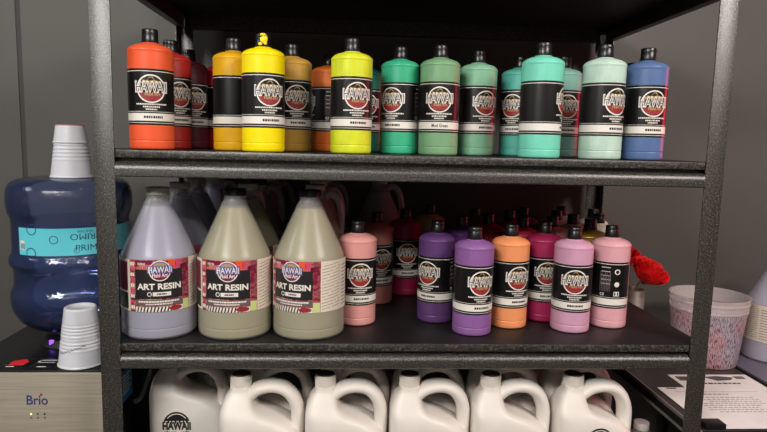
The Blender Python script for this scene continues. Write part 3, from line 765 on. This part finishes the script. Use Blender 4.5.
cup = thing('metal_cup', (1.262, .50, TZ+.0006), 'silver metal cup holding red roses behind the right end of the rack', 'cup')
SIL = plain('cup_silver', rgb(214, 206, 194), .3, .6)
CH = .185
m = MB(); m.lathe([(.026, 0), (.028, .002), (.033, CH-.002), (.0335, CH), (.0315, CH), (.030, CH-.01), (.026, .006), (.001, .006)], SIL, 48, cap1=False); m.build('cup_body', cup, sharp=50)
def rose(x, y, ztop, size, lean, label, seed, foot):
    rd = random.Random(seed); base = Vector((1.262+foot[0], .50+foot[1], TZ+.010))
    ro = thing('red_rose', tuple(base), label, 'rose', 'red roses in the metal cup')
    head = Vector((x, y, ztop))-base
    m = MB(); out = Vector((head.x+base.x-1.262, head.y+base.y-.50, 0)); out = out*min(1, .020/max(out.length, .001)); lip = Vector((1.262, .50, base.z+.185))+out-base
    m.tube(spline([(0, 0, 0), tuple(lip*.6+Vector((0, 0, .01))), tuple(lip), tuple(head)], 6), .0035, plain('rose_stem_pale', rgb(150, 128, 112), .5), 8); m.build('stem', ro)
    m = MB()
    for ringi, (nr, rr, hh, tilt) in enumerate(((3, .30, .95, .1), (4, .55, 1.0, .3), (5, .80, .95, .5), (6, 1.0, .82, .75))):
        for k in range(nr):
            a0 = 2*PI*(k+.35*ringi)/nr+rd.uniform(-.2, .2); wid = 2*PI/nr*.78; vs_ = []; fs_ = []; NU, NV = 8, 7
            for side in (0, 1):
                for j in range(NV+1):
                    t_ = j/NV
                    for i in range(NU+1):
                        u = i/NU*2-1; a = a0+u*wid*(.35+.65*math.sin(min(1, t_*1.15)*PI/2))
                        prof = math.sin(t_*PI*.5)**.7
                        r_ = size*rr*(.12+.88*prof)*(1+.16*tilt*t_**3)+size*.05*t_*math.sin(5*a+ringi)*t_
                        z_ = size*(-.28+1.35*hh*t_**1.15 - .30*u*u*t_ - .22*tilt*max(0, t_-.7)*3) + size*.05*math.sin(9*a+seed)*t_*t_
                        r_ -= side*.0012
                        vs_.append((r_*math.cos(a), r_*math.sin(a), z_))
            o = (NU+1)*(NV+1)
            for j in range(NV):
                for i in range(NU):
                    b = j*(NU+1)+i; fs_.append((b, b+1, b+NU+2, b+NU+1)); fs_.append((o+b, o+b+NU+1, o+b+NU+2, o+b+1))
            for i in range(NU): fs_.append((NV*(NU+1)+i, NV*(NU+1)+i+1, o+NV*(NU+1)+i+1, o+NV*(NU+1)+i))
            for j in range(NV):
                for i in (0, NU):
                    b = j*(NU+1)+i; fs_.append((b, b+NU+1, o+b+NU+1, o+b))
            R = Matrix.Translation(head) @ Matrix.Rotation(lean*1.3, 4, 'Y') @ Matrix.Rotation(.45, 4, 'X')
            m.add([R @ Vector(p) for p in vs_], fs_, ROSE)
    m.build('bloom', ro, sharp=80)
    m = MB(); bm = bmesh.new(); bmesh.ops.create_icosphere(bm, subdivisions=2, radius=.008)
    m.bm(bm, plain('rose_calyx', rgb(70, 72, 44), .6), Matrix.Translation(head-Vector((lean*.01, 0, size*.30)))); m.build('calyx', ro)
rose(1.252, .560, .066, .042, -.1, 'tall red rose rising from the metal cup beside the light pink bottle', 3, (0, .012))
rose(1.264, .440, .044, .046, .3, 'large red rose leaning right out of the metal cup', 8, (.010, -.010))
rose(1.208, .498, .004, .021, -.3, 'small red rose low at the left, half hidden by the light pink bottle', 12, (-.013, -.003))

# ------------------------------------------------------------------ light
def area(name, loc, target, sx, sy, power, col):
    ld = bpy.data.lights.new(name, 'AREA'); ld.shape = 'RECTANGLE'; ld.size = sx; ld.size_y = sy; ld.energy = power; ld.color = col
    o = bpy.data.objects.new(name, ld); COL.objects.link(o); o.location = loc
    d = Vector(target)-Vector(loc); o.rotation_euler = d.to_track_quat('-Z', 'Y').to_euler(); return o
area('ceiling_or_fill_lamp', (-.6, -1.95, 1.58), (.2, 0, .2), .9, .5, 64, (1, .975, .93))
area('ceiling_or_fill_lamp', (1.9, -1.35, 1.60), (1.1, 0, .1), .9, .5, 52, (1, .89, .84))
area('ceiling_or_fill_lamp', (-2.0, -.55, 1.60), (0, .2, .2), .5, .5, 17, (.93, .96, 1))
area('ceiling_or_fill_lamp', (.5, -2.5, 1.60), (.5, -2.7, 0), 1.2, .4, 20, (1, .96, .92))  # added fill: lights the unseen front wall for bounce and reflections
area('red_sign_lamp', (2.5, .40, .50), (1.1, .06, .38), 0.05, .5, .75, (1, .04, .08)).data.spread = math.radians(70)
w = bpy.data.worlds.new('World'); scene.world = w; w.use_nodes = True
bg = w.node_tree.nodes['Background']; bg.inputs[0].default_value = (1, .96, .92, 1); bg.inputs[1].default_value = .035
vs_ = scene.view_settings; vs_.view_transform = 'Standard'; vs_.look = 'None'; vs_.gamma = 1; vs_.exposure = .18; vs_.use_curve_mapping = False
